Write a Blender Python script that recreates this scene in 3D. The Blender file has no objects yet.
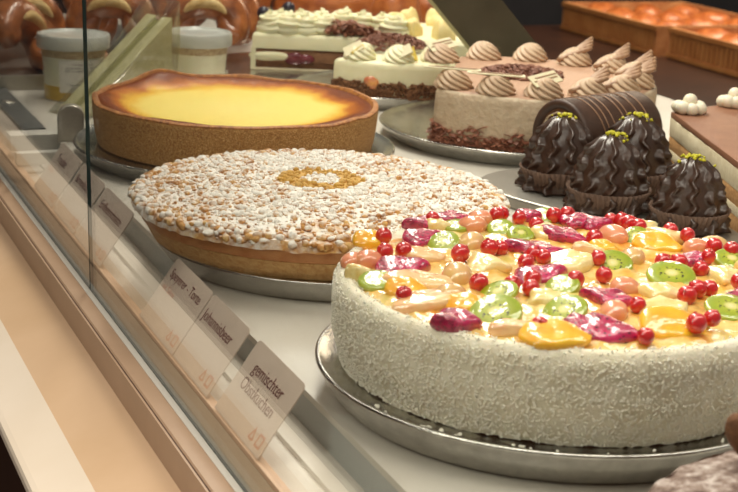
import bpy, bmesh, math, random
from mathutils import Vector, Matrix, noise
R = random.Random(7)
S = 0.01                                  # scene is laid out in centimetres
PI = math.pi
scene = bpy.context.scene
COL = scene.collection

# ------------------------------------------------------------------ materials
def lin(c):
    return tuple(((v/255.0)/12.92 if v/255.0 <= .04045 else ((v/255.0+.055)/1.055)**2.4) for v in c[:3]) + (1.0,)

class NT:
    def __init__(s, name):
        s.m = bpy.data.materials.new(name); s.m.use_nodes = True
        s.t = s.m.node_tree; s.t.nodes.clear()
        s.out = s.n('ShaderNodeOutputMaterial'); s.b = s.n('ShaderNodeBsdfPrincipled')
        s.l(s.b.outputs[0], s.out.inputs[0]); s._tc = None
    def n(s, k, **kw):
        x = s.t.nodes.new(k)
        for a, v in kw.items(): setattr(x, a, v)
        return x
    def l(s, a, b): s.t.links.new(a, b)
    def co(s):
        if not s._tc: s._tc = s.n('ShaderNodeTexCoord')
        return s._tc.outputs['Object']
    def noise(s, sc, detail=4, rough=.6):
        x = s.n('ShaderNodeTexNoise'); x.inputs['Scale'].default_value = sc*100
        x.inputs['Detail'].default_value = detail; x.inputs['Roughness'].default_value = rough
        s.l(s.co(), x.inputs['Vector']); return x.outputs['Fac']
    def vor(s, sc, feature='F1', out='Distance'):
        x = s.n('ShaderNodeTexVoronoi'); x.feature = feature; x.inputs['Scale'].default_value = sc*100
        s.l(s.co(), x.inputs['Vector']); return x.outputs[out]
    def math(s, op, a, b=None, clamp=False):
        x = s.n('ShaderNodeMath'); x.operation = op; x.use_clamp = clamp
        for i, v in enumerate((a, b)):
            if v is None: continue
            if isinstance(v, (int, float)): x.inputs[i].default_value = v
            else: s.l(v, x.inputs[i])
        return x.outputs[0]
    def ramp(s, f, stops, interp='LINEAR'):
        x = s.n('ShaderNodeValToRGB'); e = x.color_ramp.elements; x.color_ramp.interpolation = interp
        while len(e) < len(stops): e.new(.5)
        for i, (p, c) in enumerate(stops): e[i].position = p; e[i].color = lin(c)
        s.l(f, x.inputs[0]); return x.outputs[0]
    def mix(s, f, a, b):
        x = s.n('ShaderNodeMix'); x.data_type = 'RGBA'
        if isinstance(f, (int, float)): x.inputs[0].default_value = f
        else: s.l(f, x.inputs[0])
        for i, v in ((6, a), (7, b)):
            if isinstance(v, tuple): x.inputs[i].default_value = lin(v)
            else: s.l(v, x.inputs[i])
        return x.outputs[2]
    def radius(s):                                    # distance from the local z axis in cm
        v = s.n('ShaderNodeVectorMath'); v.operation = 'MULTIPLY'; v.inputs[1].default_value = (100, 100, 0)
        s.l(s.co(), v.inputs[0])
        w = s.n('ShaderNodeVectorMath'); w.operation = 'LENGTH'; s.l(v.outputs[0], w.inputs[0]); return w.outputs['Value']
    def z(s):
        x = s.n('ShaderNodeSeparateXYZ'); s.l(s.co(), x.inputs[0]); return s.math('MULTIPLY', x.outputs[2], 100)
    def bump(s, h, strength=.5, dist=.1):
        x = s.n('ShaderNodeBump'); x.inputs['Strength'].default_value = strength; x.inputs['Distance'].default_value = dist*S
        s.l(h, x.inputs['Height']); s.l(x.outputs[0], s.b.inputs['Normal'])
    def color(s, c):
        if isinstance(c, tuple): s.b.inputs['Base Color'].default_value = lin(c)
        else: s.l(c, s.b.inputs['Base Color'])
    def set(s, **kw):
        nm = dict(rough='Roughness', metal='Metallic', coat='Coat Weight', coatr='Coat Roughness', sss='Subsurface Weight', sssr='Subsurface Scale',
                  trans='Transmission Weight', ior='IOR', spec='Specular IOR Level', alpha='Alpha', sheen='Sheen Weight', coati='Coat IOR')
        for k, v in kw.items(): s.b.inputs[nm[k]].default_value = v
        return s

def M(name, c1, c2=None, sc=1.0, rough=.5, bump=0, bsc=None, bd=.1, lo=.35, hi=.65, **kw):
    t = NT(name)
    if c2: t.color(t.ramp(t.noise(sc), [(lo, c1), (hi, c2)]))
    else: t.color(c1)
    t.set(rough=rough, **kw)
    if 'sss' in kw: t.b.inputs['Subsurface Radius'].default_value = (1, .6, .35)
    if bump: t.bump(t.noise(bsc or sc*3), bump, bd)
    return t.m

MA = {}
MA['shelf'] = M('white_shelf', (206, 200, 188), (212, 207, 196), .2, .28)
MA['riser'] = M('grey_riser', (168, 174, 171), (176, 181, 178), .3, .35)
MA['innerfloor'] = M('pale_inner_floor', (196, 190, 178), (203, 197, 186), .2, .45)
MA['trim_white'] = M('white_trim', (206, 202, 192), rough=.4)
MA['rail'] = M('brown_rail', (170, 140, 114), (176, 146, 120), .3, .4)
MA['tanrail'] = M('tan_card_rail', (196, 158, 128), (202, 165, 136), .3, .45)
MA['beigerail'] = M('beige_rail', (206, 188, 162), (212, 195, 170), .3, .45)
MA['groove'] = M('dark_groove', (70, 42, 26), rough=.7)
MA['ledge'] = M('tan_ledge', (208, 174, 138), (214, 181, 147), .12, .42)
MA['ledge_edge_reflection'] = M('cream_ledge_reflection', (226, 210, 190), (229, 214, 196), .12, .42)  # white reflection on the glossy ledge, put into the colour
MA['casefront'] = M('dark_case_front', (52, 28, 16), (60, 33, 20), .1, .6)
MA['gasket'] = M('dark_gasket', (84, 85, 82), (96, 97, 93), .6, .5)
MA['steel'] = M('steel', (176, 170, 158), (190, 184, 172), 2, .36, metal=.75)
MA['plate'] = M('silver_cake_board', (178, 176, 170), (200, 198, 192), 1.2, .24, bump=.08, bsc=6, metal=1)
MA['trayboard'] = M('grey_board', (150, 146, 138), (158, 154, 146), .5, .4, metal=.6)
MA['coconut'] = M('coconut_coating', (224, 215, 190), (240, 234, 215), 1.2, .8, bump=.6, bsc=9, bd=.1, sss=.15, sssr=.004)
MA['flake'] = M('coconut_flake', (244, 240, 226), rough=.7)
MA['sponge_dark'] = M('brown_sponge', (92, 58, 34), (120, 80, 48), 3, .8, bump=.8, bsc=6)
MA['cherry'] = M('cherry', (96, 30, 40), (120, 44, 54), 2, .25, coat=.5)
MA['choc'] = M('dark_chocolate', (56, 37, 28), (68, 46, 35), 1.5, .33, coat=.25, coatr=.2, bump=.15, bsc=2)
MA['chocflake'] = M('chocolate_flake', (122, 70, 50), (162, 106, 80), 1.2, .5)
MA['chocdisc'] = M('chocolate_shaving', (118, 72, 54), (150, 98, 76), 1.5, .6)
MA['chocline'] = M('milk_chocolate_line', (150, 112, 84), rough=.4)
MA['rollchoc'] = M('matt_chocolate', (62, 40, 29), (78, 52, 38), 1.2, .5, bump=.3, bsc=2)
MA['cup_paper'] = M('brown_paper_cup', (98, 74, 60), (112, 87, 72), 1, .7)
MA['pistachio'] = M('pistachio', (176, 170, 22), (206, 196, 40), 4, .6)
MA['mocha'] = M('mocha_cream', (196, 174, 146), (207, 187, 159), 1.0, .55, bump=1, bsc=1.3, bd=.3, sss=.1, sssr=.004)
MA['mochatop'] = M('mocha_top', (178, 138, 110), (188, 148, 120), .8, .5, bump=.2, bsc=2, sss=.05, sssr=.004)
MA['mocharos'] = M('mocha_rosette', (194, 164, 134), (208, 180, 150), 1.2, .5, sss=.1, sssr=.004)
MA['stickchoc'] = M('mocha_stick', (186, 150, 118), (150, 110, 80), 2.2, .45)
MA['whitechoc'] = M('white_chocolate', (226, 216, 182), rough=.4, sss=.1, sssr=.003)
MA['cream'] = M('cream', (232, 226, 186), (239, 234, 198), .8, .5, bump=.15, bsc=1.5, sss=.15, sssr=.005)
MA['creamyel'] = M('yellow_cream', (232, 210, 140), (238, 220, 158), .8, .5, sss=.15, sssr=.005)
MA['lemon'] = M('lemon_piece', (230, 196, 70), (236, 210, 100), 2, .3, coat=.5)
MA['crumbband'] = M('brown_crumb_band', (84, 50, 30), (142, 98, 62), 4, .75, bump=1, bsc=5)
MA['tancream'] = M('tan_top', (134, 88, 62), (143, 97, 70), .5, .6)
MA['dollop'] = M('white_dollop', (236, 226, 200), (242, 234, 212), 1, .45, sss=.2, sssr=.004)
MA['biscuit'] = M('biscuit_layer', (176, 126, 74), (206, 160, 104), 3, .8, bump=.8, bsc=5)
MA['creamlayer'] = M('cream_layer', (222, 206, 170), (236, 224, 192), 2, .6, bump=.4, bsc=4)
MA['pretzel'] = M('pretzel_crust', (106, 52, 22), (192, 116, 62), .45, .28, lo=.3, hi=.7, coat=.4, coatr=.15, bump=.5, bsc=1.4)
MA['bun'] = M('bun_crust', (150, 76, 36), (196, 118, 62), .5, .35, coat=.3, bump=.2, bsc=1)
MA['crumb_in'] = M('pale_split', (222, 196, 140), (204, 168, 104), 1.2, .7, bump=.6, bsc=3)
MA['tubbody'] = M('yoghurt_tub', (226, 222, 190), (234, 230, 202), .6, .3, coat=.6, sss=.2, sssr=.005)
MA['tublid'] = M('cloudy_lid', (206, 208, 200), rough=.3, alpha=.8, coat=.4)
MA['compote'] = M('yellow_compote', (196, 160, 66), (210, 176, 84), 1.5, .3)
MA['muesli'] = M('nut_bits', (168, 140, 106), (206, 188, 150), 3, .7)
MA['paper'] = M('white_label', (224, 220, 210), rough=.6)
MA['greyink'] = M('grey_ink', (120, 116, 112), rough=.7)
MA['bread_in'] = M('pale_green_sandwich', (212, 204, 152), (230, 224, 184), 1.6, .7, bump=.4, bsc=3)
MA['filling'] = M('dark_filling', (150, 146, 84), (168, 160, 98), 2, .6)
MA['card'] = M('pale_card', (196, 178, 162), (200, 183, 168), .3, .55)
MA['ink'] = M('maroon_ink', (92, 34, 32), rough=.6)
MA['inkpale'] = M('pale_red_ink', (190, 128, 104), rough=.6)
MA['crate'] = M('orange_brown_crate', (168, 108, 66), (204, 148, 100), .25, .5, bump=.3, bsc=.6)
MA['crateband'] = M('crate_band', (170, 112, 62), (186, 130, 76), .2, .5)
MA['counter'] = M('dark_counter', (44, 24, 15), (56, 32, 21), .06, .4)
MA['wall'] = M('dark_wall', (34, 34, 40), (42, 42, 48), .05, .8)
MA['roomwall'] = M('brown_room_wall', (58, 44, 36), (66, 50, 41), .05, .8)
MA['floor'] = M('dark_floor', (70, 44, 30), (84, 54, 38), .03, .6)
MA['acrylic'] = M('smoky_panel', (66, 62, 48), (76, 71, 56), .2, .2)
MA['acryledge'] = M('panel_edge', (164, 158, 116), rough=.3)
def gel(t, k=.5, sc=1.4):
    x = t.n('ShaderNodeBump'); x.inputs['Strength'].default_value = k; x.inputs['Distance'].default_value = .3*S
    t.l(t.noise(sc, 2), x.inputs['Height']); t.l(x.outputs[0], t.b.inputs['Coat Normal'])
    t.b.inputs['Subsurface Radius'].default_value = (1, .6, .35)
def wet(name, c1, c2, sc, bump=.2, bsc=2, sss=.12, k=.45):
    t = NT(name); t.color(t.ramp(t.noise(sc), [(.35, c1), (.65, c2)])); t.set(rough=.35, coat=1, coatr=.03, coati=1.6, sss=sss, sssr=.005)
    if bump: t.bump(t.noise(bsc), bump, .12)
    gel(t, k); return t.m
MA['grape'] = wet('grape', (222, 132, 96), (228, 158, 112), 1.0, 0, k=.2)
MA['grape_green'] = wet('pale_grape', (214, 176, 104), (222, 170, 120), .8, 0, k=.2)
MA['currant'] = wet('currant', (186, 0, 12), (206, 6, 20), 2, 0, k=.05)
MA['pine'] = wet('pineapple', (230, 200, 116), (242, 224, 166), 1.5, .35, 2.5)
MA['melon'] = wet('peach_piece', (236, 176, 118), (240, 206, 150), .9)
MA['mango'] = wet('mango', (238, 164, 14), (242, 190, 40), 1.0)
MA['film'] = None

def mk_glass(name, tint=(236, 244, 238), f0=.035, extra=0.0, alpha_bsdf=None):
    m = bpy.data.materials.new(name); m.use_nodes = True; t = m.node_tree; t.nodes.clear()
    def n(k): return t.nodes.new(k)
    out = n('ShaderNodeOutputMaterial'); mx = n('ShaderNodeMixShader'); tr = n('ShaderNodeBsdfTransparent'); gl = n('ShaderNodeBsdfGlossy')
    tr.inputs[0].default_value = lin(tint); gl.inputs['Roughness'].default_value = .0 if extra == 0 else .08
    g = n('ShaderNodeNewGeometry'); d = n('ShaderNodeVectorMath'); d.operation = 'DOT_PRODUCT'
    t.links.new(g.outputs['Incoming'], d.inputs[0]); t.links.new(g.outputs['Normal'], d.inputs[1])
    def mt(op, a, b):
        x = n('ShaderNodeMath'); x.operation = op
        for i, v in enumerate((a, b)):
            if isinstance(v, (int, float)): x.inputs[i].default_value = v
            elif v is not None: t.links.new(v, x.inputs[i])
        return x.outputs[0]
    a = mt('ABSOLUTE', d.outputs['Value'], 0); a = mt('SUBTRACT', 1.0, a); a = mt('POWER', a, 4.2)
    a = mt('MULTIPLY', a, 1-f0); a = mt('ADD', a, f0 + extra)
    t.links.new(a, mx.inputs[0]); t.links.new(tr.outputs[0], mx.inputs[1]); t.links.new(gl.outputs[0], mx.inputs[2])
    t.links.new(mx.outputs[0], out.inputs[0]); return m
MA['glass'] = mk_glass('clear_glass', (249, 250, 248), .045)
MA['film'] = mk_glass('plastic_film', (246, 246, 240), .06, .15)
t = NT('glass_edge'); t.color((22, 44, 42)); t.set(rough=.15); MA['glassedge'] = t.m

# gel glaze between the fruit
t = NT('fruit_glaze'); t.color(t.ramp(t.noise(.42, 3), [(.34, (222, 142, 40)), (.45, (232, 182, 84)), (.58, (238, 208, 136)), (.7, (208, 188, 76))]))
t.set(rough=.3, coat=1, coatr=.03, coati=1.6, sss=.2, sssr=.006); gel(t, .6, 1.2); MA['glaze'] = t.m
# kiwi: pale core, ring of seeds, green flesh
def kiwi():
    t = NT('kiwi'); r = t.radius()
    base = t.ramp(r, [(.0, (230, 222, 168)), (.2, (214, 208, 124)), (.32, (168, 176, 44)), (.8, (142, 160, 16)), (.97, (160, 172, 44))])
    seed = t.math('LESS_THAN', t.vor(5.6), .33)
    ring = t.math('MULTIPLY', t.math('GREATER_THAN', r, .28), t.math('LESS_THAN', r, .52))
    t.color(t.mix(t.math('MULTIPLY', seed, ring), base, (40, 36, 22))); t.set(rough=.35, coat=1, coatr=.03, coati=1.6, sss=.2, sssr=.006); gel(t, .35, 1.6); return t.m
MA['kiwi'] = kiwi()
def dragon():
    t = NT('dragon_fruit'); seed = t.math('LESS_THAN', t.vor(6.5), .27)
    base = t.ramp(t.noise(1.3), [(.35, (140, 0, 52)), (.55, (186, 4, 78)), (.75, (214, 30, 106))])
    t.color(t.mix(seed, base, (42, 6, 26))); t.set(rough=.3, coat=1, coatr=.04, coati=1.6, sss=.08, sssr=.004); t.bump(t.noise(3.2), .6, .2); gel(t, .45, 2.0); return t.m
MA['dragon'] = dragon()
# baked cheesecake filling
def custard():
    t = NT('baked_custard'); r = t.math('ADD', t.radius(), t.math('MULTIPLY', t.math('SUBTRACT', t.noise(.22, 3), .5), 3.4))
    r = t.math('DIVIDE', r, 12.0)
    base = t.ramp(r, [(.0, (244, 224, 134)), (.66, (243, 218, 118)), (.75, (228, 178, 62)), (.81, (184, 106, 32)), (.88, (124, 60, 20)), (1.0, (100, 48, 20))])
    t.color(base); t.set(rough=.45, spec=.1, coat=.04, coatr=.12, sss=.1, sssr=.005); t.bump(t.noise(1.6), .12, .1); return t.m
MA['custard'] = custard()
t = NT('granular_crust'); g = t.noise(9, 6, .75); c1 = t.ramp(g, [(.36, (138, 90, 42)), (.5, (190, 136, 74)), (.62, (232, 192, 128))])
t.color(c1); t.set(rough=.75); t.bump(g, .8, .12); MA['tartcrust'] = t.m
t = NT('tart_rim'); g = t.noise(2.2, 4); t.color(t.ramp(g, [(.35, (136, 78, 32)), (.6, (186, 124, 62))])); t.set(rough=.6); t.bump(g, .6, .12); MA['tartrim'] = t.m
t = NT('baked_crust'); g = t.noise(3.0, 5, .7); t.color(t.ramp(g, [(.34, (190, 138, 80)), (.62, (226, 184, 124))])); t.set(rough=.75); t.bump(g, .5, .08); MA['crust'] = t.m
t = NT('baked_filling'); g = t.noise(.9, 5, .6); t.color(t.ramp(g, [(.34, (184, 116, 64)), (.62, (208, 146, 92))])); t.set(rough=.6); t.bump(g, .4, .08); MA['crustfill'] = t.m
# streusel with icing sugar lying on it; the ring in the middle is left bare
def streusel():
    t = NT('sugared_streusel'); r = t.radius()
    toast = t.ramp(t.noise(1.6, 3), [(.34, (158, 98, 44)), (.5, (204, 148, 80)), (.66, (226, 186, 120))])
    geo = t.n('ShaderNodeNewGeometry'); sx = t.n('ShaderNodeSeparateXYZ'); t.l(geo.outputs['Normal'], sx.inputs[0])
    up = t.math('MULTIPLY', t.math('SUBTRACT', sx.outputs[2], .35), .7)
    isl = t.math('MULTIPLY', t.math('SUBTRACT', geo.outputs['Random Per Island'], .22), 1.6)
    f = t.math('ADD', t.math('ADD', up, isl), t.math('MULTIPLY', t.math('SUBTRACT', t.noise(1.4, 4, .7), .44), 3.2))
    f = t.math('SUBTRACT', f, t.math('MULTIPLY', t.math('SUBTRACT', r, 7.5), .07))
    f = t.math('ADD', f, t.math('MULTIPLY', t.math('SUBTRACT', t.noise(.2, 2), .46), 2.2), clamp=True)
    rw = t.math('ADD', r, t.math('MULTIPLY', t.math('SUBTRACT', t.noise(.8, 3), .5), 1.0))
    ring = t.math('MULTIPLY', t.math('GREATER_THAN', rw, 1.3), t.math('LESS_THAN', rw, 2.85))
    f = t.math('MULTIPLY', f, t.math('SUBTRACT', 1.0, t.math('MULTIPLY', ring, .92)))
    gold = t.mix(ring, toast, (206, 160, 62))
    t.color(t.mix(f, gold, (242, 238, 230))); t.set(rough=.8); t.bump(t.noise(5, 3), .5, .08); return t.m
MA['streusel'] = streusel()
def dusted():
    t = NT('sugar_dusted_chocolate'); f = t.ramp(t.noise(1.5, 5, .7), [(.38, (84, 58, 48)), (.52, (142, 122, 112)), (.66, (196, 184, 178))])
    t.color(f); t.set(rough=.8); t.bump(t.noise(2, 4), .8, .2); return t.m
MA['dusted'] = dusted()

# ------------------------------------------------------------------ mesh tools (centimetres)
class MB:
    def __init__(s): s.v = []; s.f = []; s.mi = []
    def add(s, vs, fs, mi=0):
        o = len(s.v); s.v += [tuple(v) for v in vs]; s.f += [tuple(i+o for i in f) for f in fs]; s.mi += [mi]*len(fs); return s
    def grid(s, rows, closed=True, mi=0, cap0=False, cap1=False):
        n = len(rows[0]); vs = [p for r in rows for p in r]; fs = []
        for i in range(len(rows)-1):
            for j in range(n if closed else n-1):
                k = (j+1) % n; fs.append((i*n+j, i*n+k, (i+1)*n+k, (i+1)*n+j))
        if cap0: fs.append(tuple(range(n-1, -1, -1)))
        if cap1: fs.append(tuple((len(rows)-1)*n+j for j in range(n)))
        return s.add(vs, fs, mi)
    def lathe(s, prof, n=96, c=(0, 0), fn=None, mi=0, cap0=False, cap1=False):
        rows = []
        for i, (r, z) in enumerate(prof):
            row = []
            for j in range(n):
                a = 2*PI*j/n; rr, zz = (r, z) if fn is None else fn(r, z, a, i)
                row.append((c[0]+rr*math.cos(a), c[1]+rr*math.sin(a), zz))
            rows.append(row)
        return s.grid(rows, True, mi, cap0, cap1)
    def box(s, a, b, mi=0, M4=None):
        x0, y0, z0 = a; x1, y1, z1 = b
        vs = [Vector(p) for p in ((x0, y0, z0), (x1, y0, z0), (x1, y1, z0), (x0, y1, z0), (x0, y0, z1), (x1, y0, z1), (x1, y1, z1), (x0, y1, z1))]
        if M4 is not None: vs = [M4 @ v for v in vs]
        return s.add(vs, [(3, 2, 1, 0), (4, 5, 6, 7), (0, 1, 5, 4), (1, 2, 6, 5), (2, 3, 7, 6), (3, 0, 4, 7)], mi)
    def prism(s, poly, z0, z1, mi=0, M4=None):
        n = len(poly); vs = [Vector((x, y, z0)) for x, y in poly] + [Vector((x, y, z1)) for x, y in poly]
        if M4 is not None: vs = [M4 @ v for v in vs]
        return s.add(vs, [tuple(range(n-1, -1, -1)), tuple(range(n, 2*n))] + [(i, (i+1) % n, n+(i+1) % n, n+i) for i in range(n)], mi)
    def xz(s, poly, y0, y1, mi=0):           # polygon in the XZ plane swept along Y
        n = len(poly); vs = [(x, y0, z) for x, z in poly] + [(x, y1, z) for x, z in poly]
        return s.add(vs, [tuple(range(n)), tuple(range(2*n-1, n-1, -1))] + [((i+1) % n, i, n+i, n+(i+1) % n) for i in range(n)], mi)
    def tube(s, pts, rad, n=10, mi=0, closed=False):
        pts = [Vector(p) for p in pts]; m = len(pts); rows = []; up = Vector((0, 0, 1)); prev = None
        for i, p in enumerate(pts):
            if closed: t = pts[(i+1) % m] - pts[i-1]
            else: t = pts[min(i+1, m-1)] - pts[max(i-1, 0)]
            t.normalize()
            if prev is None:
                a = t.cross(up)
                if a.length < .1: a = t.cross(Vector((1, 0, 0)))
            else: a = prev - t*prev.dot(t)
            a.normalize(); prev = a; b = t.cross(a); r = rad[i] if isinstance(rad, (list, tuple)) else rad
            rows.append([p + a*(r*math.cos(2*PI*k/n)) + b*(r*math.sin(2*PI*k/n)) for k in range(n)])
        if closed: rows.append(rows[0])
        return s.grid(rows, True, mi, not closed, not closed)
    def ball(s, c, r, nu=10, nv=7, mi=0, nz=0, nsc=1, M3=None):
        c = Vector(c); r = r if isinstance(r, (tuple, list)) else (r, r, r); rows = []
        for i in range(nv+1):
            th = PI*i/nv*.999+.0005; row = []
            for j in range(nu):
                a = 2*PI*j/nu; d = Vector((math.sin(th)*math.cos(a), math.sin(th)*math.sin(a), -math.cos(th)))
                k = 1 + (nz*noise.noise((c+d*max(r))*nsc) if nz else 0)
                v = Vector((d.x*r[0], d.y*r[1], d.z*r[2]))*k
                if M3 is not None: v = M3 @ v
                row.append(c+v)
            rows.append(row)
        return s.grid(rows, True, mi)
    def mesh(s, name, mats, smooth=True, angle=None):
        me = bpy.data.meshes.new(name); me.from_pydata([(x*S, y*S, z*S) for x, y, z in s.v], [], s.f)
        for m in (mats if isinstance(mats, (list, tuple)) else [mats]): me.materials.append(m)
        me.polygons.foreach_set('material_index', s.mi); me.polygons.foreach_set('use_smooth', [smooth]*len(s.f))
        me.update()
        bm = bmesh.new(); bm.from_mesh(me); bmesh.ops.recalc_face_normals(bm, faces=bm.faces); bm.to_mesh(me); bm.free()
        if smooth and angle: me.set_sharp_from_angle(angle=math.radians(angle))
        return me

def link(name, me, parent=None, loc=(0, 0, 0), rot=(0, 0, 0), sc=1):
    o = bpy.data.objects.new(name, me); COL.objects.link(o); o.location = [v*S for v in loc]; o.rotation_euler = rot
    o.scale = (sc, sc, sc) if isinstance(sc, (int, float)) else sc
    if parent is not None: o.parent = parent
    return o
def part(name, mb, mats, parent, smooth=True, angle=40, **kw): return link(name, mb.mesh(name, mats, smooth, angle), parent, **kw)
def tag(o, label, cat, group=None):
    o['label'] = label; o['category'] = cat
    if group: o['group'] = group
    return o
def thing(name, label, cat, loc=(0, 0, 0), rz=0, group=None):
    o = bpy.data.objects.new(name, None); COL.objects.link(o); o.empty_display_size = .02
    o.location = [v*S for v in loc]; o.rotation_euler = (0, 0, rz); return tag(o, label, cat, group)
def struct(o): o['kind'] = 'structure'; return o
def bevel(o, w, seg=2):
    m = o.modifiers.new('bevel', 'BEVEL'); m.width = w*S; m.segments = seg; m.limit_method = 'ANGLE'; m.angle_limit = math.radians(40); return o
def rotm(*e): 
    from mathutils import Euler
    return Euler(e).to_matrix()
def rrand(a, b): return a + (b-a)*R.random()

def smooth_poly(pts, it=2):
    for _ in range(it):
        q = []
        for i in range(len(pts)):
            a, b = pts[i], pts[(i+1) % len(pts)]
            q += [(a[0]*.75+b[0]*.25, a[1]*.75+b[1]*.25), (a[0]*.25+b[0]*.75, a[1]*.25+b[1]*.75)]
        pts = q
    return pts

# ------------------------------------------------------------------ setting
o = struct(part('floor', MB().box((-260, -150, -104), (420, 620, -100)), MA['floor'], None, False))
o = struct(part('wall_back', MB().box((-260, 470, -100), (420, 480, 190)), MA['wall'], None, False))

o = struct(part('wall_left', MB().box((-270, -150, -100), (-260, 620, 190)), MA['roomwall'], None, False))
case = thing('display_case', 'long glass-fronted pastry display case with white shelf and tan customer ledge', 'display case', (0, 0, -100))
def cp(name, mb, mat, parent=case, smooth=False, **kw):
    o = part(name, mb, mat, parent, smooth)
    if parent is case: o.location = (0, 0, 1.0)
    return o
Y0, Y1 = 2, 210
cp('shelf', MB().box((25.9, Y0, -.35), (94.6, Y1, 0)), MA['shelf'])
cp('riser', MB().box((25.93, Y0, -2.0), (27.4, Y1, -.02)), MA['riser'])
cp('step', MB().box((24.4, Y0, -4.2), (27.4, Y1, -2.0)), MA['innerfloor'])
cp('inner_floor', MB().box((22.38, Y0, -4.2), (24.4, Y1, -2.3)), MA['innerfloor'])
cp('card_rail', MB().box((21.9, Y0, -1.95), (22.4, Y1, -1.66)), MA['tanrail'])
cp('beige_rail', MB().box((21.87, Y0, -4.2), (22.38, Y1, -1.95)), MA['beigerail'])
cp('body', MB().xz([(27.4, -4.2), (27.4, -.35), (94.6, -.35), (94.6, -100), (16.2, -100), (16.2, -8.6), (21.3, -5.8), (21.3, -4.2)], Y0, Y1), MA['casefront'])
rail = cp('front_rail', MB().xz([(20.28, -3.6), (21.25, -3.6), (21.25, -5.75), (20.05, -5.75), (20.05, -3.85)], Y0, Y1), MA['rail'])
cp('rail_facing', MB().xz([(19.98, -3.66), (20.1, -3.66), (20.1, -5.7), (19.98, -5.62)], Y0, Y1), MA['rail'], rail)
cp('groove', MB().xz([(20.1, -3.72), (20.28, -3.66), (20.28, -3.9), (20.1, -3.9)], Y0, Y1), MA['groove'], rail)
cp('white_trim', MB().xz([(21.25, -3.55), (21.62, -3.55), (21.62, -4.6), (21.25, -4.6)], Y0, Y1), MA['trim_white'], rail)
led = cp('customer_ledge', MB().xz([(20.05, -5.6), (16.4, -6.83), (16.4, -8.3), (20.05, -7.2)], Y0, Y1), MA['ledge'])
cp('ledge_edge_reflection', MB().xz([(16.4, -6.83), (13.95, -7.66), (13.66, -7.8), (13.56, -8.0), (13.56, -8.4), (13.7, -8.62), (14.0, -8.75), (16.4, -8.3)], Y0, Y1), MA['ledge_edge_reflection'], led)  # outer strip of the same ledge, its pale reflection painted in
# panes, leaning a hair
def pane(y0, y1):
    mb = MB(); zb, zt = -3.6, 34.0; k = -.02*(zt-zb); xb = 21.64; th = .22
    vs = [(xb, y0, zb), (xb+th, y0, zb), (xb+th, y1, zb), (xb, y1, zb), (xb+k, y0, zt), (xb+th+k, y0, zt), (xb+th+k, y1, zt), (xb+k, y1, zt)]
    mb.add(vs, [(1, 2, 6, 5), (3, 0, 4, 7)], 0); mb.add(vs, [(3, 2, 1, 0), (4, 5, 6, 7), (0, 1, 5, 4), (2, 3, 7, 6)], 1)
    return mb
for a, b in ((Y0, 96.55), (96.75, Y1)):
    o = part('glass_pane', pane(a, b), [MA['glass'], MA['glassedge']], None, False)
    tag(o, 'clear upright front glass pane, %s' % ('the near one right of the seam' if a < 50 else 'the far one left of the seam'), 'glass pane', 'front glass panes')
# cross rail with clamp where the next section starts
cr = thing('cross_rail', 'white rail with round-topped steel clamp crossing the case at the far left', 'rail', (0, 0, 0))
part('rail_bar', MB().box((21.95, 128.4, -.9), (27.3, 130.6, .45)).box((21.95, 125.6, -1.5), (28.5, 126.6, -.5)), MA['trim_white'], cr, False)
mb = MB(); pts = [(-1.15, 0), (1.15, 0), (1.15, 2.2)] + [(1.15*math.cos(a), 2.2+1.0*math.sin(a)) for a in [PI*k/14 for k in range(1, 14)]] + [(-1.15, 2.2)]
mb.prism(pts, 0, 1.1, M4=Matrix.Translation((27.1, 128.2, 0)) @ Matrix.Rotation(math.radians(-12), 4, 'Z') @ Matrix.Rotation(PI/2, 4, 'X'))
bevel(part('glass_clamp', mb, MA['steel'], cr, False), .12)
gk = tag(part('gasket_strip', MB().box((23.5, 131.6, -.5), (25.6, 152, .35)), MA['gasket'], None, False), 'dark grey strip with a pale round screw cap at the far left', 'strip')
o = part('screw_cap', MB().lathe([(0.01, .52), (.5, .5), (.62, .35)], 24, (24.5, 144.2)), MA['steel'], gk)

# ------------------------------------------------------------------ cake boards
def cake_board(label, loc, rad, h, group='round silver cake boards'):
    k = .9; mb = MB()
    prof = [(.01, h-.2), (rad*.9, h-.2), (rad-.45, h-.16), (rad-.25, h-.04), (rad-.1, h), (rad, h-.06), (rad+.02, h-.16), (rad-.06, h-.24), (rad*.975, h*.6), (rad*.93, h*.16), (rad*.9, .0), (.01, .0)]
    mb.lathe(prof, 128)
    o = part('cake_board', mb, MA['plate'], None, True, 60, loc=loc); return tag(o, label, 'cake board', group)
cake_board('silver cake board under the colourful fruit cake', (38.0, 62.7, 0), 12.3, 1.95)
cake_board('silver cake board under the sugar-dusted streusel tart', (36.6, 89.7, 0), 12.1, 1.6)
cake_board('silver cake board under the yellow baked cheesecake', (38.9, 118.4, 0), 13.4, 1.5)
cake_board('wide silver cake board under the cut mocha cream cake', (67.2, 120.6, 0), 13.05, 1.45)
cake_board('small silver cake board under the pale cream cake with lemon rosettes', (62.6, 143.3, 0), 8.7, 1.4)

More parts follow.
